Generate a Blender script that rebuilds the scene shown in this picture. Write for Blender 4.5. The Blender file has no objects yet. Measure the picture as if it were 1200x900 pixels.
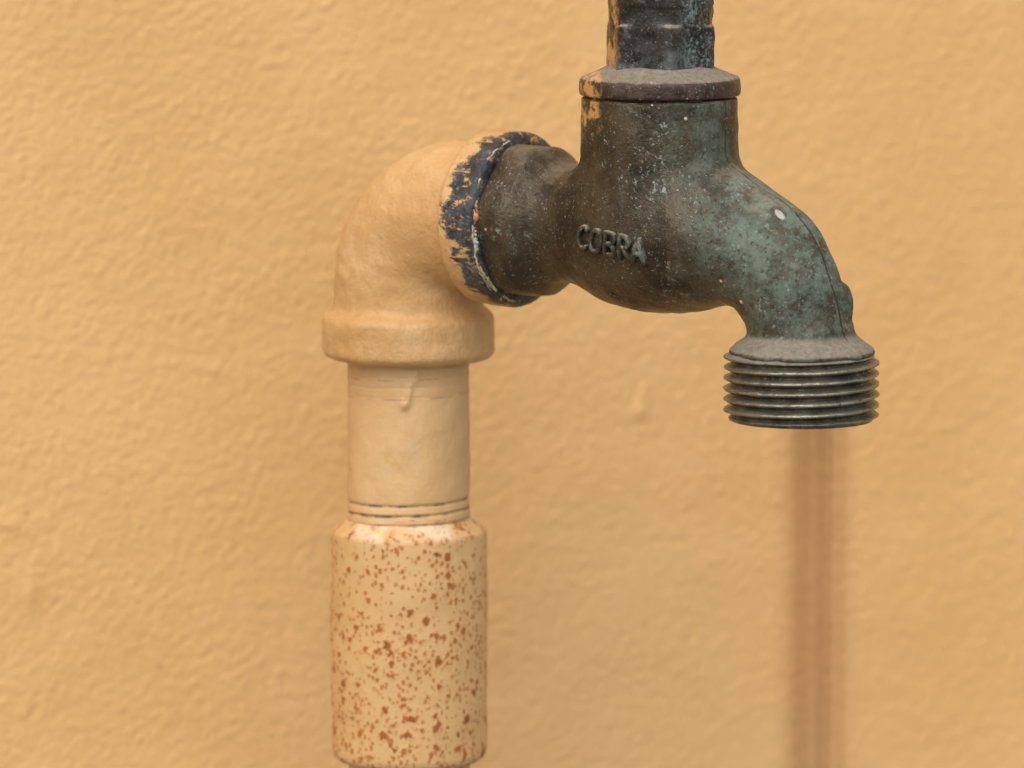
import bpy, math, numpy as np
from mathutils import Vector, Matrix

S = 0.000145            # metres per design unit (about 0.145 mm)
sc = bpy.context.scene
COL = sc.collection

# ------------------------------------------------------------------ camera
PITCH = math.radians(7.5)
DIST = 6500 * S
cam_d = bpy.data.cameras.new('camera')
cam = bpy.data.objects.new('camera', cam_d)
COL.objects.link(cam)
cam.location = (0, -DIST * math.cos(PITCH), DIST * math.sin(PITCH))
cam.rotation_euler = (math.pi / 2 - PITCH, 0, 0)
cam_d.sensor_width = 36
cam_d.lens = 36 * 6500 / 1200
cam_d.clip_start = 0.05
cam_d.clip_end = 200
cam_d.dof.use_dof = True
cam_d.dof.focus_distance = 6420 * S
cam_d.dof.aperture_fstop = 17.0
sc.camera = cam

# ------------------------------------------------------------------ sky and sun
SUN_EL, SUN_AZ = math.radians(50), math.radians(18)     # azimuth measured from the camera's side of the wall
world = bpy.data.worlds.new('World')
sc.world = world
world.use_nodes = True
wn, wl = world.node_tree.nodes, world.node_tree.links
bg = wn['Background']
sky = wn.new('ShaderNodeTexSky')
sky.sky_type = 'NISHITA'
sky.sun_disc = False
sky.sun_elevation = SUN_EL
sky.sun_rotation = math.pi + SUN_AZ
sky.dust_density = 4.0
sky.air_density = 1.0
hs = wn.new('ShaderNodeHueSaturation')
hs.inputs['Saturation'].default_value = 0.35              # overcast: the blue is veiled by cloud
wl.new(sky.outputs['Color'], hs.inputs['Color'])
wl.new(hs.outputs['Color'], bg.inputs['Color'])
bg.inputs['Strength'].default_value = 0.15

sun_d = bpy.data.lights.new('sun', 'SUN')
sun = bpy.data.objects.new('sun', sun_d)
COL.objects.link(sun)
sun_d.energy = 0.6
sun_d.angle = math.radians(90)
sun_d.color = (1.0, 0.95, 0.87)
sdir = Vector((math.sin(SUN_AZ) * math.cos(SUN_EL), -math.cos(SUN_AZ) * math.cos(SUN_EL), math.sin(SUN_EL)))
sun.rotation_euler = sdir.to_track_quat('Z', 'Y').to_euler()
sun.location = sdir * 3

sc.view_settings.view_transform = 'Standard'
sc.view_settings.look = 'None'
sc.view_settings.gamma = 1.0
sc.view_settings.exposure = 0.52
sc.cycles.use_denoising = True
sc.cycles.denoising_prefilter = 'ACCURATE'
sc.cycles.adaptive_threshold = 0.006
sc.cycles.max_bounces = 8

rng = np.random.default_rng(7)

# ------------------------------------------------------------------ mesh helpers
def link_mesh(name, verts, faces, mat, parent=None, smooth=True):
    me = bpy.data.meshes.new(name)
    me.from_pydata((np.asarray(verts, float) * S).tolist(), [], faces.tolist() if hasattr(faces, 'tolist') else faces)
    me.validate()
    me.polygons.foreach_set('use_smooth', np.full(len(me.polygons), smooth))
    me.materials.append(mat)
    me.update()
    ob = bpy.data.objects.new(name, me)
    COL.objects.link(ob)
    ob.parent = parent
    return ob

def surface_nets(fn, lo, hi, h):
    """mesh the zero set of the signed distance fn on a regular grid"""
    lo = np.array(lo, float); hi = np.array(hi, float)
    n = np.ceil((hi - lo) / h).astype(int) + 1
    ax = [lo[i] + h * np.arange(n[i]) for i in range(3)]
    F = np.empty(n)
    for i0 in range(0, n[0], 16):
        X, Y, Z = np.meshgrid(ax[0][i0:i0 + 16], ax[1], ax[2], indexing='ij')
        F[i0:i0 + 16] = fn(X, Y, Z)
    ins = F < 0
    cs = tuple(n - 1)
    acc = np.zeros(cs + (3,)); cnt = np.zeros(cs)
    corners = [(i, j, k) for i in (0, 1) for j in (0, 1) for k in (0, 1)]
    def cv(A, c): return A[c[0]:c[0] + cs[0], c[1]:c[1] + cs[1], c[2]:c[2] + cs[2]]
    for a in corners:
        for d in range(3):
            if a[d]: continue
            b = list(a); b[d] = 1
            fa, fb = cv(F, a), cv(F, b)
            m = (fa < 0) != (fb < 0)
            t = np.where(m, fa / np.where(m, fa - fb, 1), 0)
            for q in range(3):
                acc[..., q] += np.where(m, a[q] + (t if q == d else 0), 0)
            cnt += m
    act = cnt > 0
    idx = -np.ones(cs, int)
    idx[act] = np.arange(act.sum())
    cell = np.argwhere(act)
    V = lo + h * (cell + acc[act] / cnt[act][:, None])
    faces = []
    for d in range(3):
        e, f = [q for q in range(3) if q != d]
        sl_a = [slice(1, -1)] * 3; sl_b = [slice(1, -1)] * 3
        sl_a[d] = slice(0, -1); sl_b[d] = slice(1, None)
        A, B = ins[tuple(sl_a)], ins[tuple(sl_b)]
        ch = np.argwhere(A != B)
        flip = A[tuple(ch.T)]
        base = ch.copy(); base[:, e] += 1; base[:, f] += 1     # grid index of the edge
        def cid(de, df):
            q = base.copy(); q[:, e] -= de; q[:, f] -= df
            return idx[tuple(q.T)]
        quad = np.stack([cid(1, 1), cid(0, 1), cid(0, 0), cid(1, 0)], 1)
        if d == 1: flip = ~flip
        quad[~flip] = quad[~flip][:, ::-1]
        faces.append(quad)
    faces = np.concatenate(faces)
    for _ in range(2):                                          # pull the vertices onto the surface
        e_ = 0.05 * h
        f0 = fn(V[:, 0], V[:, 1], V[:, 2])
        g = np.stack([(fn(*(V + e_ * np.eye(3)[q]).T) - f0) / e_ for q in range(3)], 1)
        step = (f0 / np.maximum((g * g).sum(1), 0.2))[:, None] * g
        V -= np.clip(step, -0.5 * h, 0.5 * h)
    return V, faces

def smin(a, b, k):
    q = np.clip(0.5 + 0.5 * (b - a) / k, 0, 1)
    return b + (a - b) * q - k * q * (1 - q)
def smax(a, b, k): return -smin(-a, -b, k)
def rounded_cyl(r, ax, rad, a0, a1, rr):
    """distance to a cylinder with rounded rims; r radial, ax along the axis"""
    dx = r - rad + rr
    dy = np.abs(ax - (a0 + a1) / 2) - (a1 - a0) / 2 + rr
    return np.minimum(np.maximum(dx, dy), 0) + np.hypot(np.maximum(dx, 0), np.maximum(dy, 0)) - rr

def wobble(seed, n=10, lo=0.01, hi=0.04):
    """a smooth pseudo random field of unit size made of plane waves"""
    g = np.random.default_rng(seed)
    K = g.normal(size=(n, 3)); K /= np.linalg.norm(K, axis=1)[:, None]
    K *= g.uniform(lo, hi, n)[:, None] * 2 * math.pi
    P = g.uniform(0, 6.28, n)
    def f(x, y, z):
        o = 0
        for k, p in zip(K, P): o = o + np.sin(k[0] * x + k[1] * y + k[2] * z + p)
        return o / math.sqrt(n / 2)
    return f

def lathe(profile, nphi, step=2.0, disp=None, close=True):
    """revolve an (r, z) outline about z; the outline is resampled and disp(phi, r, z, s) moves it radially"""
    P = np.array(profile, float)
    pts = [P[0]]
    for a, b in zip(P[:-1], P[1:]):
        m = max(1, int(np.ceil(np.hypot(*(b - a)) / step)))
        for i in range(1, m + 1): pts.append(a + (b - a) * i / m)
    P = np.array(pts)
    s = np.concatenate([[0], np.cumsum(np.hypot(*np.diff(P, axis=0).T))])
    phi = np.arange(nphi) * 2 * math.pi / nphi
    PH, _ = np.meshgrid(phi, s)
    R = np.repeat(P[:, :1], nphi, 1); Z = np.repeat(P[:, 1:], nphi, 1); SS = np.repeat(s[:, None], nphi, 1)
    if disp is not None: R = np.maximum(R + disp(PH, R, Z, SS), 0.0)
    V = np.stack([R * np.cos(PH), R * np.sin(PH), Z], -1).reshape(-1, 3)
    m = len(P)
    i, j = np.meshgrid(np.arange(m - 1), np.arange(nphi), indexing='ij')
    j2 = (j + 1) % nphi
    F = np.stack([i * nphi + j, i * nphi + j2, (i + 1) * nphi + j2, (i + 1) * nphi + j], -1).reshape(-1, 4)
    if P[-1, 1] < P[0, 1]: F = F[:, ::-1]
    F = F.tolist()
    if close:
        for row, rev in ((0, P[-1, 1] > P[0, 1]), (m - 1, P[-1, 1] < P[0, 1])):
            c = list(range(row * nphi, (row + 1) * nphi))
            F.append(c[::-1] if rev else c)
    return V, F

def tube(points, radius, n=6):
    P = np.array(points, float); R = np.broadcast_to(np.asarray(radius, float), len(P))
    T = np.gradient(P, axis=0); T /= np.linalg.norm(T, axis=1)[:, None]
    V = []; F = []
    up = np.array([0.31, 0.2, 0.93])
    for i in range(len(P)):
        a = np.cross(T[i], up); a /= np.linalg.norm(a); b = np.cross(T[i], a)
        for k in range(n):
            t = 2 * math.pi * k / n
            V.append(P[i] + R[i] * (math.cos(t) * a + math.sin(t) * b))
    for i in range(len(P) - 1):
        for k in range(n):
            k2 = (k + 1) % n
            F.append([i * n + k, i * n + k2, (i + 1) * n + k2, (i + 1) * n + k])
    F.append(list(range(n))[::-1]); F.append([(len(P) - 1) * n + k for k in range(n)])
    return np.array(V), F

# ------------------------------------------------------------------ material helpers
class Mat:
    def __init__(self, name):
        self.m = bpy.data.materials.new(name); self.m.use_nodes = True
        self.t = self.m.node_tree; self.b = self.t.nodes['Principled BSDF']
        tc = self.new('ShaderNodeTexCoord')
        vm = self.new('ShaderNodeVectorMath'); vm.operation = 'SCALE'; vm.inputs['Scale'].default_value = 1 / S
        self.l(tc.outputs['Object'], vm.inputs[0]); self.co = vm.outputs[0]
        sx = self.new('ShaderNodeSeparateXYZ'); self.l(self.co, sx.inputs[0]); self.x, self.y, self.z = sx.outputs
        ge = self.new('ShaderNodeNewGeometry'); sn = self.new('ShaderNodeSeparateXYZ')
        self.l(ge.outputs['Normal'], sn.inputs[0]); self.nz = sn.outputs[2]; self.nx = sn.outputs[0]
    def new(self, t): return self.t.nodes.new(t)
    def l(self, a, b): self.t.links.new(a, b)
    def put(self, sock, v):
        if isinstance(v, (int, float)): sock.default_value = v
        elif isinstance(v, tuple): sock.default_value = v if len(v) == 4 or sock.type == 'VECTOR' else v + (1,)
        else: self.l(v, sock)
    def stretch(self, sx, sy, sz, off=(0, 0, 0)):
        n = self.new('ShaderNodeMapping'); self.l(self.co, n.inputs[0])
        n.inputs['Scale'].default_value = (sx, sy, sz); n.inputs['Location'].default_value = off
        return n.outputs[0]
    def noise(self, size, detail=3, rough=0.55, co=None, dist=0.0, seed=0):
        n = self.new('ShaderNodeTexNoise'); n.noise_dimensions = '4D'
        self.l(co or self.co, n.inputs['Vector']); n.inputs['W'].default_value = seed * 3.7
        n.inputs['Scale'].default_value = 1 / size; n.inputs['Detail'].default_value = detail
        n.inputs['Roughness'].default_value = rough; n.inputs['Distortion'].default_value = dist
        return n.outputs['Fac']
    def vor(self, size, co=None, rnd=1.0):
        n = self.new('ShaderNodeTexVoronoi'); self.l(co or self.co, n.inputs['Vector'])
        n.inputs['Scale'].default_value = 1 / size; n.inputs['Randomness'].default_value = rnd
        sp = self.new('ShaderNodeSeparateColor'); self.l(n.outputs['Color'], sp.inputs[0])
        return n.outputs['Distance'], sp.outputs[0], sp.outputs[1]
    def ramp(self, v, a, b, lo=0.0, hi=1.0):
        n = self.new('ShaderNodeMapRange'); n.interpolation_type = 'SMOOTHSTEP'
        self.put(n.inputs[0], v)
        for i, q in enumerate((a, b, lo, hi)): self.put(n.inputs[i + 1], q)
        return n.outputs[0]
    def op(self, o, a, b=0.0, c=None):
        n = self.new('ShaderNodeMath'); n.operation = o
        self.put(n.inputs[0], a); self.put(n.inputs[1], b)
        if c is not None: self.put(n.inputs[2], c)
        return n.outputs[0]
    def mul(self, *v):
        o = v[0]
        for q in v[1:]: o = self.op('MULTIPLY', o, q)
        return o
    def add(self, *v):
        o = v[0]
        for q in v[1:]: o = self.op('ADD', o, q)
        return o
    def inv(self, v): return self.op('SUBTRACT', 1.0, v)
    def mix(self, f, a, b):
        n = self.new('ShaderNodeMix'); n.data_type = 'RGBA'
        self.put(n.inputs[0], f); self.put(n.inputs[6], a); self.put(n.inputs[7], b)
        return n.outputs[2]
    def bump(self, h, dist, strength=1.0, prev=None):
        n = self.new('ShaderNodeBump'); self.put(n.inputs['Height'], h)
        n.inputs['Distance'].default_value = dist * S; n.inputs['Strength'].default_value = strength
        if prev is not None: self.l(prev, n.inputs['Normal'])
        return n.outputs[0]
    def spots(self, size, rad, keep):
        """scattered round flecks: keep is the share of cells that carry one"""
        d, r1, r2 = self.vor(size)
        on = self.op('GREATER_THAN', r1, 1 - keep)
        r = self.op('MULTIPLY_ADD', r2, rad, rad * 0.35)
        return self.mul(on, self.inv(self.ramp(self.op('DIVIDE', d, r), 0.7, 1.1)))
    def out(self, col, rough, metal=0.0, normal=None, spec=0.5):
        self.put(self.b.inputs['Base Color'], col); self.put(self.b.inputs['Roughness'], rough)
        self.put(self.b.inputs['Metallic'], metal); self.put(self.b.inputs['Specular IOR Level'], spec)
        if normal is not None: self.l(normal, self.b.inputs['Normal'])
        return self.m

def mat_wall():
    m = Mat('ochre_plaster_paint')
    big = m.noise(420, 3, 0.5); mid = m.noise(60, 4, 0.6, seed=2)
    c = m.mix(m.ramp(big, 0.35, 0.68), (0.615, 0.358, 0.137), (0.65, 0.395, 0.165))
    c = m.mix(m.mul(m.ramp(mid, 0.5, 0.75), 0.35), c, (0.67, 0.42, 0.19))
    c = m.mix(m.mul(m.ramp(m.noise(150, 3, 0.6, seed=4), 0.55, 0.75), 0.25), c, (0.57, 0.32, 0.115))
    c = m.mix(m.mul(m.spots(150, 0.022, 0.25), 0.55), c, (0.22, 0.15, 0.10))
    pits = m.spots(44, 0.07, 0.3)
    c = m.mix(m.mul(pits, 0.25), c, (0.33, 0.20, 0.09))
    f = m.add(m.mul(pits, -0.8), m.mul(m.noise(6, 3, 0.65, seed=1), 1.0), m.mul(m.noise(16, 3, 0.55, seed=3), 1.3))
    return m.out(c, m.ramp(mid, 0.3, 0.7, 0.55, 0.75), 0, m.bump(f, 2.2, 0.45), 0.35)

def paint_base(m):
    big = m.noise(130, 3, 0.55)
    c = m.mix(m.ramp(big, 0.32, 0.68), (0.465, 0.262, 0.097), (0.54, 0.335, 0.147))
    st = m.noise(40, 4, 0.6, co=m.stretch(1, 1, 0.35), seed=5)
    c = m.mix(m.mul(m.ramp(st, 0.5, 0.75), 0.5), c, (0.60, 0.42, 0.25))
    c = m.mix(m.mul(m.ramp(m.noise(60, 4, 0.65, seed=8), 0.56, 0.75), 0.6), c, (0.40, 0.21, 0.072))
    return c

def mat_elbow():
    m = Mat('overpainted_iron_elbow')
    c = paint_base(m)
    n1 = m.noise(26, 5, 0.7, seed=1); n2 = m.noise(70, 3, 0.5, seed=2); n3 = m.noise(8, 4, 0.7, co=m.stretch(0.6, 1, 1), seed=3)
    c = m.mix(m.mul(m.ramp(m.noise(14, 5, 0.7, seed=16), 0.56, 0.70), 0.35), c, (0.36, 0.19, 0.075))
    c = m.mix(m.mul(m.spots(34, 0.05, 0.25), 0.7), c, (0.16, 0.10, 0.06))
    # scraped rim: dark blue-black old paint shows from under the ochre along the collar's mouth
    d = m.add(m.x, m.mul(m.op('SUBTRACT', n1, 0.5), 62), m.mul(m.op('SUBTRACT', n2, 0.5), 80), m.mul(m.op('SUBTRACT', n3, 0.5), 42))
    # scraped deepest on the collar's flank facing the street
    face = m.inv(m.ramp(m.y, -95, -20))
    d = m.add(d, m.mul(face, 20), m.mul(m.inv(m.ramp(m.z, -90, -35)), -10))
    k0 = m.ramp(d, 150, 158)
    # flecks of ochre still cling to the scraped band
    k = m.mul(k0, m.inv(m.mul(m.ramp(m.noise(9, 5, 0.75, co=m.stretch(0.5, 1, 1), seed=13), 0.54, 0.60), m.inv(m.mul(m.ramp(d, 165, 215), 0.85)))))
    n4 = m.noise(20, 4, 0.65, seed=6)
    blue = m.mix(m.ramp(n4, 0.35, 0.7), (0.015, 0.016, 0.0185), (0.062, 0.068, 0.078))
    blue = m.mix(m.mul(m.ramp(m.noise(6, 4, 0.75, seed=9), 0.56, 0.68), 0.7), blue, (0.20, 0.21, 0.22))
    blue = m.mix(m.mul(m.ramp(m.noise(5, 3, 0.7, co=m.stretch(0.4, 1, 1), seed=10), 0.55, 0.64), 0.85), blue, (0.010, 0.010, 0.011))
    c = m.mix(k, c, blue)
    # nicks on the lower collar and under the mouth
    ch = m.mul(m.ramp(m.noise(11, 3, 0.6, seed=12), 0.68, 0.72), m.ramp(m.x, 55, 90), m.inv(m.ramp(m.z, -90, -70)))
    c = m.mix(m.mul(ch, 0.8), c, (0.10, 0.085, 0.09))
    f = m.add(m.mul(m.noise(18, 4, 0.65, seed=4), 1.1), m.mul(m.noise(7, 4, 0.65, co=m.stretch(1, 1, 0.4), seed=7), 0.7), m.mul(k, -0.9), m.mul(k, m.noise(6, 4, 0.7, seed=15), 0.9))
    return m.out(c, m.ramp(k, 0, 1, 0.5, 0.38), 0, m.bump(f, 4.0, 0.75), 0.4)

def mat_pipe():
    m = Mat('overpainted_iron_pipe')
    c = paint_base(m)
    c = m.mix(0.25, c, (0.62, 0.43, 0.22))
    g = m.noise(34, 4, 0.65, seed=21)
    c = m.mix(m.mul(m.ramp(g, 0.58, 0.7), 0.4), c, (0.42, 0.40, 0.30))
    # dark grime settled along thread turns
    for zc, w in ((-348, 2.4), (-360, 3.0), (-371, 2.2), (-218, 1.8), (-195, 1.6)):
        ph = m.new('ShaderNodeMath'); ph.operation = 'ARCTAN2'; m.l(m.y, ph.inputs[0]); m.l(m.x, ph.inputs[1])
        dz = m.op('ABSOLUTE', m.op('SUBTRACT', m.op('SUBTRACT', m.z, zc), m.mul(ph.outputs[0], 1.9)))
        k = m.mul(m.inv(m.ramp(dz, w * 0.3, w)), m.ramp(m.noise(24, 4, 0.7, seed=int(-zc)), 0.45, 0.6))
        c = m.mix(m.mul(k, 0.85 if zc < -300 else 0.45), c, (0.09, 0.07, 0.06))
    rk = m.mul(m.inv(m.ramp(m.z, -380, -350)), m.ramp(m.noise(10, 4, 0.7, co=m.stretch(1, 1, 1.8), seed=31), 0.56, 0.66))
    c = m.mix(rk, c, (0.33, 0.095, 0.025))
    # the stretch below the coupling is thinly painted, grey iron shows
    c = m.mix(m.inv(m.ramp(m.z, -690, -670)), c, m.mix(m.ramp(g, 0.4, 0.6), (0.23, 0.19, 0.13), (0.38, 0.27, 0.14)))
    f = m.add(m.noise(22, 4, 0.6, seed=22), m.mul(m.noise(6, 3, 0.6, co=m.stretch(1, 1, 0.5), seed=23), 0.35))
    return m.out(c, 0.48, 0, m.bump(f, 3.4, 0.7), 0.4)

def mat_coupling():
    m = Mat('rust_flecked_paint')
    c = paint_base(m)
    c = m.mix(0.5, c, (0.60, 0.39, 0.175))
    zone = m.add(m.mul(m.ramp(m.noise(75, 3, 0.5, seed=41), 0.38, 0.58), 0.075), m.mul(m.inv(m.ramp(m.z, -500, -395)), 0.035))
    def rust(size, rad, keep, seed):
        d, r1, r2 = m.vor(size, m.stretch(1, 1, 0.85, (seed * 31, seed * 17, 0)))
        d = m.add(d, m.mul(m.op('SUBTRACT', m.noise(size * 0.45, 3, 0.7, seed=seed), 0.5), 1.3))
        on = m.op('LESS_THAN', r1, keep)
        q = m.op('DIVIDE', d, m.op('MULTIPLY_ADD', r2, rad, rad * 0.3))
        return m.mul(on, m.inv(m.ramp(q, 0.75, 1.15))), m.mul(on, m.inv(m.ramp(q, 0.6, 2.0))), r2
    stain = m.mul(m.ramp(m.noise(30, 4, 0.65, co=m.stretch(1, 1, 0.6), seed=57), 0.50, 0.68), m.mul(zone, 8.0))
    c = m.mix(m.mul(stain, 0.35), c, (0.56, 0.30, 0.11))
    kz = m.add(0.10, m.mul(zone, 7.5))
    s1, h1, t1 = rust(13, 0.31, m.mul(kz, 1.1), 51)
    s2, h2, t2 = rust(6, 0.36, m.mul(kz, 1.2), 52)
    halo = m.op('MAXIMUM', h1, m.mul(h2, 0.6))
    c = m.mix(m.mul(halo, 0.5), c, (0.56, 0.27, 0.085))
    c = m.mix(m.mul(s2, 0.85), c, m.mix(t2, (0.47, 0.165, 0.028), (0.28, 0.078, 0.013)))
    c = m.mix(m.mul(s1, 0.95), c, m.mix(m.mul(t1, m.noise(6, 3, 0.6, seed=54), 1.5), (0.40, 0.12, 0.017), (0.16, 0.042, 0.008)))
    rim = m.add(m.ramp(m.z, -400, -386), m.inv(m.ramp(m.z, -672, -655)))
    c = m.mix(m.mul(rim, m.ramp(m.noise(16, 4, 0.7, seed=44), 0.56, 0.64), 0.85), c, (0.34, 0.10, 0.03))
    c = m.mix(m.mul(m.ramp(m.z, -398, -384), m.ramp(m.noise(50, 3, 0.5, seed=45), 0.45, 0.6), 0.5), c, (0.80, 0.66, 0.50))
    f = m.add(m.mul(m.noise(24, 3, 0.6, seed=46), 0.8), m.mul(halo, 0.5), m.mul(m.noise(5, 3, 0.6, seed=47), 0.25))
    return m.out(c, m.ramp(halo, 0, 1, 0.45, 0.8), 0, m.bump(f, 2.2, 0.6), 0.4)

def mat_brass(kind):
    """weathered brass: brown-olive oxide, verdigris, settled dust, flecks of ochre wall paint"""
    m = Mat('weathered_brass_' + kind)
    n = [m.noise(s, 5, 0.66, seed=i) for i, s in enumerate((150, 60, 24, 9, 4))]
    side = m.add(m.mul(m.x, 0.809), m.mul(m.y, 0.588))            # across the tap, away from the wall pipe
    streak = m.noise(30, 4, 0.6, co=m.stretch(1, 1, 0.22), seed=9)
    if kind == 'nut':
        c = m.mix(m.ramp(n[1], 0.35, 0.62), (0.009, 0.008, 0.008), (0.032, 0.028, 0.024))
        c = m.mix(m.mul(m.ramp(n[2], 0.5, 0.66), 0.75), c, (0.13, 0.125, 0.115))
        low = m.mul(m.inv(m.ramp(m.z, 190, 232)), m.ramp(n[2], 0.40, 0.58))
        c = m.mix(m.mul(low, 0.6), c, (0.13, 0.145, 0.15))
        ver = m.mul(m.ramp(side, 12, 40), m.ramp(m.add(n[4], m.mul(n[1], 0.4)), 0.68, 0.84))
        c = m.mix(m.mul(ver, 0.7), c, (0.19, 0.25, 0.25))
        patina = ver; base_rough = 0.30
    else:
        c = m.mix(m.ramp(n[1], 0.33, 0.66), (0.021, 0.015, 0.008), (0.072, 0.053, 0.029))
        c = m.mix(m.mul(m.ramp(streak, 0.48, 0.68), 0.6), c, (0.088, 0.066, 0.040))
        c = m.mix(m.mul(m.ramp(n[2], 0.52, 0.72), 0.55), c, (0.045, 0.030, 0.016))
        if kind == 'ring':
            c = m.mix(m.ramp(n[2], 0.35, 0.65), (0.034, 0.022, 0.017), (0.085, 0.054, 0.042))
            patina = m.mul(m.ramp(n[1], 0.55, 0.7), 0.3)
        elif kind == 'letter':                                    # raised faces coloured paler than the casting around them, standing in for highlights
            c = m.mix(m.ramp(n[2], 0.35, 0.65), (0.032, 0.026, 0.017), (0.105, 0.098, 0.078))
            patina = m.mul(m.ramp(n[2], 0.5, 0.65), 0.5)
        elif kind == 'thread':
            c = m.mix(m.ramp(n[2], 0.3, 0.68), (0.066, 0.062, 0.044), (0.17, 0.162, 0.125))
            patina = m.mul(m.ramp(n[1], 0.52, 0.68), 0.4)
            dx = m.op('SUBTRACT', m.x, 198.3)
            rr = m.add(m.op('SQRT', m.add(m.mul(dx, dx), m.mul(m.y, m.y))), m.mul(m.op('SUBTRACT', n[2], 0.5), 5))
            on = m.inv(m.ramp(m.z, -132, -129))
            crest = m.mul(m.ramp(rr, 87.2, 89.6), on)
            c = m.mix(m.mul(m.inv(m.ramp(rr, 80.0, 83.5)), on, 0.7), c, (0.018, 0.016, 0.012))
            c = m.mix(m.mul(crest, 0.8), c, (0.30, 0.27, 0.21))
        else:
            # verdigris has taken the spout, thinning out over the belly
            zone = m.ramp(m.add(m.x, m.mul(m.z, 0.10), m.mul(m.op('SUBTRACT', n[0], 0.5), 110), m.mul(m.op('SUBTRACT', n[1], 0.5), 90)), 48, 165)
            lowspout = m.mul(zone, m.ramp(m.z, -70, -20, 0.6, 1.0))
            fine = m.ramp(m.add(m.mul(n[3], 0.6), m.mul(n[2], 0.5)), 0.44, 0.60)
            patina = m.mul(lowspout, m.ramp(fine, 0, 1, 0.25, 1.0))
            # and a few cloudy patches of it elsewhere
            patch = m.mul(m.ramp(m.noise(85, 4, 0.6, seed=14), 0.58, 0.72), m.ramp(n[3], 0.42, 0.62), 0.38)
            patina = m.op('MAXIMUM', patina, patch)
        grn = m.mix(m.ramp(n[2], 0.35, 0.65), (0.052, 0.072, 0.052), (0.135, 0.175, 0.138))
        c = m.mix(m.mul(patina, 0.88), c, grn)
        # crystalline pale blue-green crusts
        crust = m.mul(m.ramp(m.noise(46, 3, 0.6, seed=17), 0.54, 0.66), m.ramp(m.noise(5, 3, 0.7, seed=18), 0.54, 0.64))
        c = m.mix(m.mul(crust, 0.6), c, (0.30, 0.36, 0.335))
        pit = m.ramp(m.noise(7, 4, 0.7, seed=19), 0.60, 0.70)
        c = m.mix(m.mul(pit, 0.6), c, (0.030, 0.024, 0.016))
        if kind == 'body':
            # parting line of the casting runs over the spout in the plane of symmetry
            sd = m.op('ABSOLUTE', m.add(m.y, m.mul(m.op('SUBTRACT', n[1], 0.5), 5)))
            seam = m.mul(m.inv(m.ramp(sd, 0.6, 2.4)), m.ramp(m.x, 78, 100))
            c = m.mix(m.mul(seam, m.ramp(n[2], 0.3, 0.5), 0.85), c, (0.012, 0.011, 0.009))
            # bald oval on the bend, rubbed neck by the hexagon
            ox = m.op('DIVIDE', m.op('SUBTRACT', m.add(m.x, m.mul(n[3], 8)), 187), 7.5); oy = m.op('DIVIDE', m.add(m.y, 24), 5)
            oval = m.mul(m.inv(m.ramp(m.add(m.mul(ox, ox), m.mul(oy, oy)), 0.6, 1.1)), m.ramp(m.z, 0, 10))
            c = m.mix(m.mul(oval, 0.85), c, (0.46, 0.48, 0.45))
        base_rough = 0.34 if kind != 'thread' else 0.24
    # grainy oxide: pale and dark speckle
    sp1 = m.ramp(m.noise(3.2, 2, 0.6, seed=61), 0.58, 0.70); sp2 = m.ramp(m.noise(4.2, 2, 0.6, seed=62), 0.58, 0.70)
    cl = m.ramp(m.noise(38, 3, 0.6, seed=63), 0.38, 0.62, 0.25, 1.0)
    c = m.mix(m.mul(sp2, 0.75), c, (0.022, 0.016, 0.010))
    c = m.mix(m.mul(sp1, cl, 0.75 if kind != 'nut' else 0.5), c, (0.23, 0.25, 0.215))
    # grey-brown dust on whatever faces the sky
    dn = m.noise(12, 4, 0.7, seed=25)
    up = 0.62 if kind in ('body',) else (0.28 if kind == 'nut' else 0.45)
    dust = m.mul(m.ramp(m.add(m.nz, m.mul(m.op('SUBTRACT', dn, 0.5), 0.7)), up, up + 0.4), 0.55 if kind == 'body' else 0.95)
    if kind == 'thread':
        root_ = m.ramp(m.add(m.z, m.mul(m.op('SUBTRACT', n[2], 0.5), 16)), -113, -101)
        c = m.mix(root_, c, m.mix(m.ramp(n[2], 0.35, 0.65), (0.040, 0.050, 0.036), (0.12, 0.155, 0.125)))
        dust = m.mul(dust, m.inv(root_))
    if kind == 'body':
        dome = m.mul(m.ramp(m.x, 120, 126), m.inv(m.ramp(m.add(m.z, m.mul(m.op('SUBTRACT', n[2], 0.5), 14)), -114, -104)))
        dust = m.op('MAXIMUM', dust, m.mul(dome, m.ramp(m.add(m.nz, m.mul(m.op('SUBTRACT', dn, 0.5), 0.5)), 0.15, 0.5), 0.85))
    if kind == 'thread': dust = m.op('MAXIMUM', m.mul(dust, m.ramp(m.z, -140, -130, 0.22, 1.0)), 0.0)
    dcol = m.mix(m.ramp(m.noise(5, 3, 0.7, seed=26), 0.3, 0.7), (0.165, 0.138, 0.104), (0.265, 0.228, 0.178))
    c = m.mix(dust, c, dcol)
    # ochre overpaint on the side nearest the wall pipe and scattered paint flecks
    if kind in ('ring', 'body', 'nut'):
        run = m.mul(m.inv(m.ramp(m.add(m.mul(m.x, 0.809), m.mul(m.y, 0.588), m.mul(m.op('SUBTRACT', n[2], 0.5), 34)), -76 if kind != 'nut' else -56, -68 if kind != 'nut' else -48)),
                    m.ramp(m.noise(26, 4, 0.65, seed=33), 0.46, 0.54))
        if kind == 'body': run = m.mul(run, m.ramp(m.add(m.z, m.mul(m.op('SUBTRACT', n[2], 0.5), 60)), 112, 124))
        c = m.mix(m.mul(run, 0.92), c, (0.52, 0.30, 0.115))
    fl = m.spots(26, 0.085, 0.16)
    c = m.mix(m.mul(fl, 0.9), c, (0.62, 0.50, 0.33))
    fl2 = m.spots(11, 0.10, 0.10)
    c = m.mix(m.mul(fl2, 0.7), c, (0.42, 0.42, 0.36))
    if kind == 'nut':
        fl3 = m.mul(m.spots(15, 0.19, 0.40), m.ramp(m.z, 234, 242), m.inv(m.ramp(side, -22, -8)))
        c = m.mix(fl3, c, (0.80, 0.72, 0.56)); fl = m.op('MAXIMUM', fl, fl3)
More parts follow.
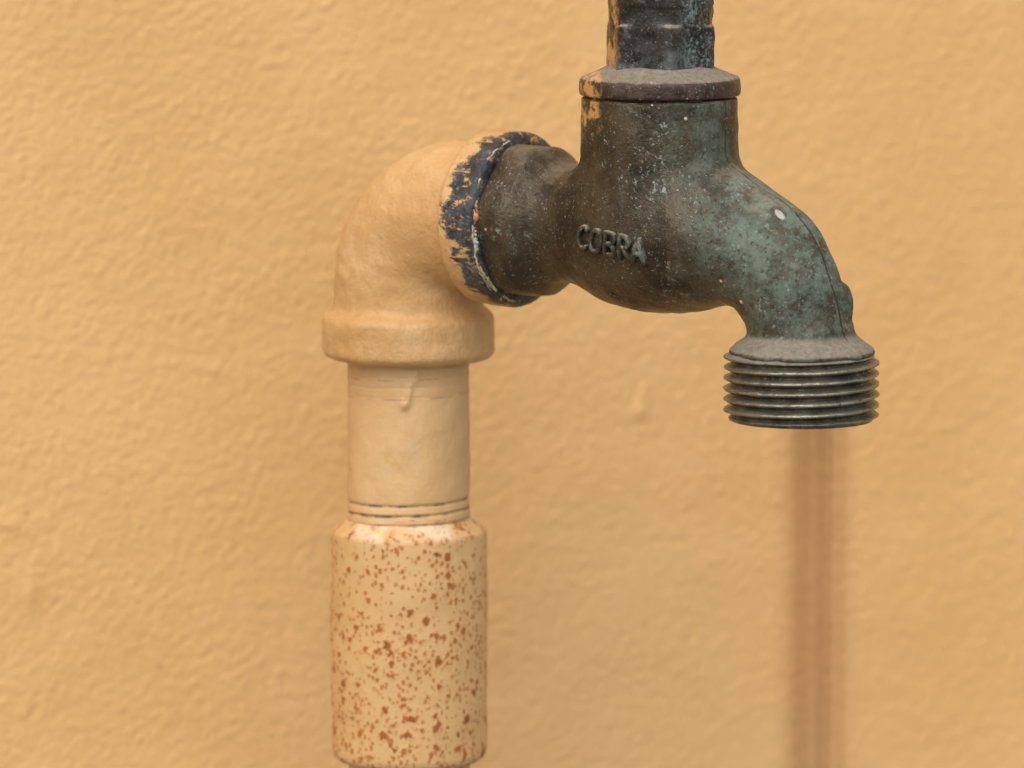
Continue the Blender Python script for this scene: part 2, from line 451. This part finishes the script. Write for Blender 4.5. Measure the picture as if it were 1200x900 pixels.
    h = m.add(m.mul(n[3], 1.1), m.mul(n[4], 0.9), m.mul(n[2], 0.8), m.mul(fl, 0.6), m.mul(patina, 0.25), m.mul(sp1, 0.25), m.mul(sp2, -0.3))
    if kind == 'body': h = m.add(h, m.mul(seam, -1.2))
    met = m.mul(m.inv(dust), m.inv(m.mul(patina, 0.85)), 0.35 if kind != 'thread' else 0.6)
    if kind == 'thread': met = m.op('MAXIMUM', met, m.mul(crest, 0.9))
    rough = m.ramp(m.op('MAXIMUM', dust, patina), 0, 1, base_rough, 0.72)
    return m.out(c, m.add(rough, m.mul(m.op('SUBTRACT', n[2], 0.5), 0.25)), met, m.bump(h, 2.2, 0.55), m.add(0.30, m.mul(m.op('MAXIMUM', sp1, fl2), 0.5)))

def mat_fibre(name, col):
    m = Mat(name)
    return m.out(m.mix(m.ramp(m.noise(8), 0.4, 0.6), col, tuple(q * 0.6 for q in col)), 0.7)

def mat_bore():
    m = Mat('dark_wet_bore')
    return m.out(m.mix(m.noise(20), (0.012, 0.010, 0.008), (0.03, 0.024, 0.018)), 0.5)

def mat_water():
    m = Mat('rusty_water')
    t = m.t
    out = [n for n in t.nodes if n.type == 'OUTPUT_MATERIAL'][0]
    t.nodes.remove(m.b)
    r = m.op('SQRT', m.add(m.mul(m.x, m.x), m.mul(m.y, m.y)))
    st = m.noise(15, 4, 0.6, co=m.stretch(1, 0.12, 0.006))
    core = m.inv(m.mul(m.inv(m.ramp(r, 4, 17)), 0.35))
    dens = m.mul(m.inv(m.ramp(r, 10, 56)), m.ramp(st, 0.3, 0.7, 0.7, 1.3), core)
    va = m.new('ShaderNodeVolumeAbsorption'); va.inputs['Color'].default_value = (0.50, 0.13, 0.0, 1)
    m.put(va.inputs['Density'], m.mul(dens, 66.0))
    vs = m.new('ShaderNodeVolumeScatter'); vs.inputs['Color'].default_value = (0.95, 0.50, 0.27, 1)
    m.put(vs.inputs['Density'], m.mul(dens, 29.0))
    ad = m.new('ShaderNodeAddShader'); m.l(va.outputs[0], ad.inputs[0]); m.l(vs.outputs[0], ad.inputs[1])
    m.l(ad.outputs[0], out.inputs['Volume'])
    m.m.cycles.volume_step_rate = 0.04
    return m.m

M_WALL, M_ELBOW, M_PIPE, M_COUP = mat_wall(), mat_elbow(), mat_pipe(), mat_coupling()
M_LETTER = mat_brass('letter')
M_BODY, M_RING, M_NUT, M_THREAD = mat_brass('body'), mat_brass('ring'), mat_brass('nut'), mat_brass('thread')
M_HEMP, M_TAPE, M_RUSTY = mat_fibre('hemp_fibre', (0.50, 0.40, 0.26)), mat_fibre('grey_sealing_tape', (0.48, 0.52, 0.50)), mat_fibre('orange_sealant', (0.50, 0.19, 0.08))
M_BORE, M_WATER = mat_bore(), mat_water()

# ------------------------------------------------------------------ the plaster wall
def band_field(nx, nz, step, size, seed, aniso=1.0, tilt=0.0):
    """gaussian random relief with bumps of about the given size"""
    g = np.random.default_rng(seed).normal(size=(nx, nz))
    kx = np.fft.fftfreq(nx, step)[:, None]; kz = np.fft.fftfreq(nz, step)[None]
    a, b = kx * math.cos(tilt) + kz * math.sin(tilt), -kx * math.sin(tilt) + kz * math.cos(tilt)
    k = np.hypot(a * aniso, b / aniso)
    f = np.fft.ifft2(np.fft.fft2(g) * np.exp(-(k * size) ** 2) * (1 - np.exp(-(k * size * 2.5) ** 2))).real
    return f / f.std()

def build_wall():
    step = 3.6
    nx, nz = 680, 500
    X = (np.arange(nx) - nx * 0.46) * step; Z = (np.arange(nz) - nz * 0.52) * step
    H = 1.0 * band_field(nx, nz, step, 11, 1, 1.06, 0.6) + 0.55 * band_field(nx, nz, step, 24, 2, 1.05, 0.6) + 1.0 * band_field(nx, nz, step, 120, 3) + 0.7 * band_field(nx, nz, step, 6, 4)
    H = 0.26 * (H + 0.3 * np.maximum(H, 0))
    XX, ZZ = np.meshgrid(X, Z, indexing='ij')
    g = np.random.default_rng(11)
    blobs = [(182, -146, 10, 10, 4.5), (187, -122, 7, 18, 2.2), (-690, -245, 26, 13, 2.5), (-660, -330, 14, 22, 3), (-410, -60, 8, 6, 2.5), (430, 150, 16, 10, 1.2), (-330, 330, 9, 6, 1.4), (90, -260, 8, 6, 1.6)]
    for _ in range(60):
        blobs.append((g.uniform(-800, 1000), g.uniform(-700, 650), g.uniform(4, 11), g.uniform(4, 9), g.uniform(-1.4, 1.1)))
    for bx, bz, sx, sz, a in blobs:
        H += a * np.exp(-((XX - bx) / sx) ** 2 - ((ZZ - bz) / sz) ** 2)
    V = np.stack([XX, -H, ZZ], -1).reshape(-1, 3)
    i, j = np.meshgrid(np.arange(nx - 1), np.arange(nz - 1), indexing='ij')
    F = np.stack([i * nz + j, (i + 1) * nz + j, (i + 1) * nz + j + 1, i * nz + j + 1], -1).reshape(-1, 4).tolist()
    # the wall goes on flat around the stretch in view, down to the ground, with its thickness behind
    n0 = len(V); thick = 1200
    ox0, ox1, oz0, oz1 = -9000, 9000, -4600, 9000
    out4 = [(ox0, oz0), (ox1, oz0), (ox1, oz1), (ox0, oz1)]
    V = np.concatenate([V, [[a, 0, b] for a, b in out4], [[a, thick, b] for a, b in out4]])
    edges = [[a * nz for a in range(nx)], [(nx - 1) * nz + b for b in range(nz)], [a * nz + nz - 1 for a in range(nx)][::-1], [b for b in range(nz)][::-1]]
    for q, e in enumerate(edges):
        F.append([n0 + q, n0 + (q + 1) % 4] + e[::-1])
        F.append([n0 + 4 + q, n0 + 4 + (q + 1) % 4, n0 + (q + 1) % 4, n0 + q])
    F.append([n0 + 7, n0 + 6, n0 + 5, n0 + 4])
    ob = link_mesh('plaster_wall', V, F, M_WALL)
    ob.location = Vector((0, 760, 0)) * S
    ob.rotation_euler = (0, 0, math.radians(22))
    ob['label'] = 'rough ochre painted plaster wall behind the pipe and tap'
    ob['category'] = 'wall'
    return ob
build_wall()

# the ground at the wall's foot, below the frame: it only sends daylight back up
def mat_ground():
    m = Mat('pale_concrete')
    return m.out(m.mix(m.noise(900, 4, 0.6), (0.19, 0.17, 0.15), (0.26, 0.235, 0.20)), 0.85)
gr = link_mesh('ground', [(-40000, -60000, -4600), (40000, -60000, -4600), (40000, 12000, -4600), (-40000, 12000, -4600)], [[0, 1, 2, 3]], mat_ground(), None, False)
gr['kind'] = 'structure'

# ------------------------------------------------------------------ frames of the plumbing
THETA = math.radians(-36)              # the tap points to the right and out from the wall
AX = Vector((172.37, 0, 181.9))        # where the tap's inlet axis meets the valve's upright axis
hdir = Vector((math.cos(THETA), math.sin(THETA), 0))
PIPE = AX + hdir * -368.0

def root(name, loc, rz, label, cat):
    o = bpy.data.objects.new(name, None); COL.objects.link(o)
    o.location = loc * S; o.rotation_euler = (0, 0, rz); o.empty_display_size = 0.01
    o['label'] = label; o['category'] = cat
    return o

pipe = root('water_pipe', PIPE, THETA, 'ochre painted iron standpipe with rust flecked coupling and elbow on top', 'pipe')

# ------------------------------------------------------------------ elbow
w1 = wobble(3, 12, 0.006, 0.02); w1b = wobble(4, 18, 0.02, 0.05)
def elbow_sdf(x, y, z):
    RB, rt = 92.0, 90.5
    qx, qz = x - RB, z + RB
    ang_in = (qx < 0) & (qz > 0)
    d_t = np.hypot(np.hypot(qx, qz) - RB, y) - rt
    d_v = np.where(z < -RB, np.hypot(x, y) - rt, 1e3)
    d_h = np.where(x > RB, np.hypot(y, z) - rt, 1e3)
    d_t = np.where(ang_in, d_t, 1e3)
    rv, rh = np.hypot(x, y), np.hypot(y, z)
    d = np.minimum(np.minimum(d_t, smax(np.where(z < -RB + 1, rv - rt, 1e3), -z - 173, 3)), smax(np.where(x > RB - 1, rh - rt, 1e3), x - 168, 3))
    c1 = rounded_cyl(rv, z, 104.0, -174.5, -123, 8)
    c2 = rounded_cyl(rh, x, 104.5, 120, 171, 7)
    d = smin(d, c1, 16); d = smin(d, c2, 12)
    # socket mouth around the tap's thread
    d = smax(d, -np.maximum(rh - 88, 158 - x), 3)
    return d + 0.5 * w1(x, y, z) + 0.3 * w1b(x, y, z)
V, F = surface_nets(elbow_sdf, (-110, -118, -190), (182, 118, 118), 2.6)
elbow = link_mesh('elbow', V, F, M_ELBOW, pipe)
elbow['label'] = 'painted elbow with blue-black paint scraped bare at its mouth'

# ------------------------------------------------------------------ nipple, coupling, lower pipe
w2 = wobble(5, 12, 0.008, 0.03)
def vee(t):                                                      # triangular thread form, -1..1
    return 1 - 4 * np.abs((t % 1.0) - 0.5)
def nip_disp(ph, r, z, s):
    d = 0.45 * w2(r * np.cos(ph), r * np.sin(ph), z)
    p = 12.0
    t = vee((z - ph * p / (2 * math.pi)) / p)
    bot = 1 / (1 + np.exp((z + 345) / 2.0)); top = 1 / (1 + np.exp(-(z + 222) / 3.0))
    d = d + np.where(t < -0.35, (t + 0.35) * 6.5, 0) * bot - 1.0 * bot + np.where(t < -0.55, (t + 0.55) * 3.2, 0) * top
    # a run of paint from the elbow's rim
    a = math.radians(-54)
    for (az, zz, sa, sz, am) in ((a + .14, -190, .05, 9, 3), (a + .05, -203, .05, 9, 3.5), (a + .02, -216, .05, 9, 3.4), (a - .05, -226, .06, 6, 4.5)):
        dd = (ph - (az % (2 * math.pi))); dd = (dd + math.pi) % (2 * math.pi) - math.pi
        d = d + am * np.exp(-(dd / sa) ** 2 - ((z - zz) / sz) ** 2)
    return d
V, F = lathe([(72, -165), (74, -170), (74.3, -350), (75.5, -362), (77, -376), (77, -392)], 220, 1.7, nip_disp)
link_mesh('nipple', V, F, M_PIPE, pipe)

w3 = wobble(9, 12, 0.006, 0.02)
def coup_disp(ph, r, z, s): return 0.35 * w3(r * np.cos(ph), r * np.sin(ph), z) * np.clip((r - 60) / 20, 0, 1)
V, F = lathe([(73, -373), (78, -374.5), (81, -377.5), (90, -385), (93.6, -387.5), (95, -391), (95.2, -398), (95.3, -440), (95, -650), (94.5, -660), (92.5, -666), (88, -670), (80, -672), (73, -672)], 180, 2.4, coup_disp)
coupling = link_mesh('coupling', V, F, M_COUP, pipe)
coupling['label'] = 'wide pipe coupling flecked with orange rust'
V, F = lathe([(74, -640), (74, -900), (74, -4784)], 96, 40, lambda ph, r, z, s: 0.5 * w2(r * np.cos(ph), r * np.sin(ph), z))
link_mesh('lower_pipe', V, F, M_PIPE, pipe)

# ------------------------------------------------------------------ tap
tap = root('tap', AX, THETA, 'weathered brass garden tap with green spout screwed into the painted elbow', 'tap')

PROF_U = np.array([-230, -206, -168, -160, -150, -136, -118, -100, -80, -55, -30, 0, 30, 60, 90, 114, 130, 150])
PROF_R = np.array([80, 94, 93.5, 90, 82, 71.5, 69, 74, 83, 92, 95.5, 97, 95.5, 90.5, 82, 71, 60, 40])
_pu = np.linspace(-230, 150, 200)
_pr = np.interp(_pu, PROF_U, PROF_R)
_pr = np.convolve(np.pad(_pr, 6, mode='edge'), np.hanning(13) / np.hanning(13).sum(), 'valid')
SP = np.array([(60, 0, 84), (104, -8, 74.5), (152, -27, 67.5), (181, -64, 60.5), (194.3, -98, 58), (198, -118, 58)], float)
_t = np.linspace(0, len(SP) - 1, 60)
def _cr(col):                                                    # Catmull-Rom through the spout's centre line
    P = np.concatenate([[2 * SP[0, col] - SP[1, col]], SP[:, col], [2 * SP[-1, col] - SP[-2, col]]])
    o = []
    for t in _t:
        i = min(int(t), len(SP) - 2); f = t - i
        a, b, c, d = P[i:i + 4]
        o.append(0.5 * (2 * b + (c - a) * f + (2 * a - 5 * b + 4 * c - d) * f * f + (3 * b - a - 3 * c + d) * f ** 3))
    return np.array(o)
SPX, SPZ, SPR = _cr(0), _cr(1), _cr(2)
w4 = wobble(21, 14, 0.006, 0.022); w5 = wobble(22, 16, 0.02, 0.06)

DOME_Z = np.array([-131, -128, -125, -121.5, -118, -114.5, -111, -107, -102, -98])
DOME_R = np.array([83.5, 83.3, 82, 78, 72.5, 67, 63, 60, 58.2, 57.5])
def tap_sdf(x, y, z):
    rh = np.hypot(y, z)
    R = np.interp(x, _pu, _pr)
    # hexagon for the spanner on the inlet
    ha = 89.0
    hexd = np.maximum.reduce([np.abs(y * math.cos(a) + z * math.sin(a)) for a in (math.radians(22), math.radians(82), math.radians(142))]) - ha
    hexk = np.clip((-150 - x) / 10, 0, 1)
    barrel = (rh - R) * 0.92
    barrel = np.where(x < -120, smax(barrel, hexd - 40 * (1 - hexk), 7), barrel)
    barrel = smax(barrel, np.maximum(-x - 204, x - 150), 6)
    rv = np.hypot(x, y)
    up = smax(rv - 93 - 0.012 * np.clip(-z, -200, 40), np.maximum(z - 155, -z - 8), 3)
    d = smin(barrel, up, 17)
    sp = np.full(np.shape(x), 1e3)
    for cx, cz, r in zip(SPX, SPZ, SPR):
        sp = np.minimum(sp, np.sqrt((x - cx) ** 2 + y ** 2 + (z - cz) ** 2) - r)
    sp = smax(sp, -z - 124, 2)
    d = smin(d, sp, 8)
    # dome over the outlet
    rho = np.hypot(x - 198.3, y)
    dome = (rho - np.interp(z, DOME_Z, DOME_R)) * 0.72
    dome = smax(dome, np.maximum(z + 98, -z - 131), 2)
    d = smin(d, dome, 5)
    # casting lump on the back of the spout
    d = smin(d, np.sqrt(((x - 240) / 0.9) ** 2 + ((y - 24) / 1.0) ** 2 + ((z + 74) / 1.9) ** 2) - 12, 7)
    return d + 0.55 * w4(x, y, z) + 0.22 * w5(x, y, z)
V, F = surface_nets(tap_sdf, (-214, -112, -135), (290, 112, 162), 2.4)
link_mesh('body', V, F, M_BODY, tap)

# raised letters cast on the belly
def seg(px, pz, a, b):
    ax_, az_ = a; bx_, bz_ = b
    dx, dz = bx_ - ax_, bz_ - az_
    t = np.clip(((px - ax_) * dx + (pz - az_) * dz) / (dx * dx + dz * dz), 0, 1)
    return np.hypot(px - ax_ - t * dx, pz - az_ - t * dz)
def arc(cx, cz, rx, rz, a0, a1, n=10):
    return [(cx + rx * math.cos(math.radians(a0 + (a1 - a0) * i / n)), cz + rz * math.sin(math.radians(a0 + (a1 - a0) * i / n))) for i in range(n + 1)]
LET = {
    'C': [arc(0, 0, 7.5, 13, 50, 310)],
    'O': [arc(0, 0, 7.5, 13, 0, 360, 16)],
    'B': [[(-6, -13), (-6, 13)], [(-6, 13)] + arc(0, 6.5, 6.5, 6.5, 90, -90, 7) + [(-6, 0)], [(-6, 0)] + arc(0.5, -6.5, 7, 6.5, 90, -90, 7) + [(-6, -13)]],
    'R': [[(-6, -13), (-6, 13)], [(-6, 13)] + arc(0, 6, 6.5, 7, 90, -90, 7) + [(-6, -1)], [(0, -1), (7.5, -13)]],
    'A': [[(-8, -13), (0, 13), (8, -13)], [(-5, -4), (5, -4)]],
}
TILT = math.radians(-7)
for i, ch in enumerate('COBRA'):
    cu, cz = -40 + i * 19.2, -4 - i * 2.6
    def letter_sdf(x, y, z, ch=ch, cu=cu, cz=cz):
        px, pz = x - cu, z - cz
        px, pz = px * math.cos(TILT) + pz * math.sin(TILT), -px * math.sin(TILT) + pz * math.cos(TILT)
        d2 = np.full(np.shape(px), 1e3)
        for path in LET[ch]:
            for a, b in zip(path[:-1], path[1:]): d2 = np.minimum(d2, seg(px, pz, a, b))
        b = tap_sdf(x, y, z)
        d = smax(d2 - 2.9, b - 5.4 - 0.45 * w5(x * 1.5, y, z * 1.5), 3.2)
        return np.maximum(d, -b - 3.0)
    V, F = surface_nets(letter_sdf, (cu - 15, -112, cz - 22), (cu + 15, -78, cz + 22), 1.1)
    link_mesh('letter', V, F, M_LETTER, tap)

# bonnet ring with its dusty shoulder
def ring_disp(ph, r, z, s): return 0.35 * w5(r * np.cos(ph), r * np.sin(ph), z)
V, F = lathe([(84, 150), (86, 157.5), (92.5, 158), (93.8, 160), (94, 166), (93.8, 174), (93, 177), (90.5, 179.3), (84, 181.5), (75, 185), (68, 188), (63, 191), (55, 193)], 160, 1.6, ring_disp)
link_mesh('bonnet_ring', V, F, M_RING, tap)

# hexagonal packing nut and the gland above it (its top leaves the frame)
def nut_sdf(x, y, z):
    rv = np.hypot(x, y)
    c0 = math.radians(-54 + 10 + 30)       # a corner of the hexagon looks towards the street
    hexd = np.maximum.reduce([np.abs(x * math.cos(a) + y * math.sin(a)) for a in (c0, c0 + math.pi / 3, c0 + 2 * math.pi / 3)]) - 58.5
    h = smax(smax(hexd, rv - 65.5, 2.5), np.maximum(z - 240, 180 - z), 3)
    g = rounded_cyl(rv, z, 60.5, 232, 290, 4)
    lip = rounded_cyl(rv, z, 62.0, 261, 290, 4)
    return smin(smin(h, np.minimum(g, lip), 4), rounded_cyl(rv, z, 22, 280, 330, 3), 3) + 0.5 * w5(x, y, z) + 0.35 * w4(x, y, z)
V, F = surface_nets(nut_sdf, (-72, -72, 176), (72, 72, 336), 2.0)
link_mesh('packing_nut', V, F, M_NUT, tap)

# threaded outlet under the spout
OUT = np.array([198.3, 0.0])
PITCH_T = 12.2
def thread_disp(ph, r, z, s):
    t = np.sin(2 * math.pi * ((z - ph * PITCH_T / (2 * math.pi)) / PITCH_T - 0.1))
    t = np.sign(t) * np.abs(t) ** 0.72
    on = np.clip((-131.5 - z) / 3.0, 0, 1) * np.clip((z + 206) / 3.5, 0, 1) * (r > 78)
    wear = 1 - 0.10 * np.maximum(w5(r * np.cos(ph), r * np.sin(ph) + 90, z * 2.0), 0) - 0.06 * np.maximum(w4(r * np.cos(ph), r * np.sin(ph), z * 4), 0)
    return on * np.where(t > 0, t * wear, t) * 4.6 + 0.3 * w5(r * np.cos(ph) + 300, r * np.sin(ph), z)
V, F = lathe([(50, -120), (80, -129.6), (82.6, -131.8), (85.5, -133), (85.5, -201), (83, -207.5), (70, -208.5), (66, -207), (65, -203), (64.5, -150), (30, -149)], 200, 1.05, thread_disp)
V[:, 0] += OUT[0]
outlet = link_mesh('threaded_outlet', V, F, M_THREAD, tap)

# sealing tape and hemp squeezed out where the tap enters the elbow
def ring_point(a, r, u): return (u, r * math.cos(a), r * math.sin(a))    # a = 180 deg faces the street
g = np.random.default_rng(4)
def strand(a0, a1, r0, u0, thick, mat, n=40, jit=1.6, name='hemp_strand'):
    pts = []; off = 0; ou = 0
    for i in range(n):
        t = i / (n - 1)
        off += g.normal() * jit * 0.5; off *= 0.85; ou += g.normal() * jit * 0.5; ou *= 0.85
        pts.append(ring_point(math.radians(a0 + (a1 - a0) * t), r0 + off, u0 + ou))
    rad = thick * (0.35 + 0.65 * np.sin(np.linspace(0.15, math.pi - 0.15, n)))
    V, F = tube(pts, rad)
    link_mesh(name, V, F, mat, tap)
for a0, a1, r0, u0, th, mt, nm in ((150, 245, 98, -199, 1.9, M_HEMP, 'hemp_strand'), (168, 232, 100, -198, 1.4, M_HEMP, 'hemp_strand'), (200, 268, 97, -198, 2.0, M_HEMP, 'hemp_strand'),
                                   (112, 165, 98, -199, 1.3, M_HEMP, 'hemp_strand'), (183, 204, 97, -197, 3.0, M_TAPE, 'sealing_tape'), (163, 186, 97, -197, 3.4, M_RUSTY, 'sealant_bead'),
                                   (85, 130, 98, -199, 1.1, M_HEMP, 'hemp_strand')):
    strand(a0, a1, r0, u0, th, mt, name=nm)

# ------------------------------------------------------------------ water
SX, SY = 216.0, 7.0
wv = wobble(31, 10, 0.02, 0.05)
V, F = lathe([(54, -160), (58, -215), (58, -500), (57, -1500), (52, -4780)], 64, 60, lambda ph, r, z, s: 1.0 * wv(r * np.cos(ph), r * np.sin(ph), z * 0.02))
stream_loc = AX + hdir * SX + Vector((-math.sin(THETA), math.cos(THETA), 0)) * SY
water = link_mesh('water_stream', V, F, M_WATER)
water.location = stream_loc * S
water['label'] = 'brownish stream of water falling from the threaded tap outlet'
water['category'] = 'water'
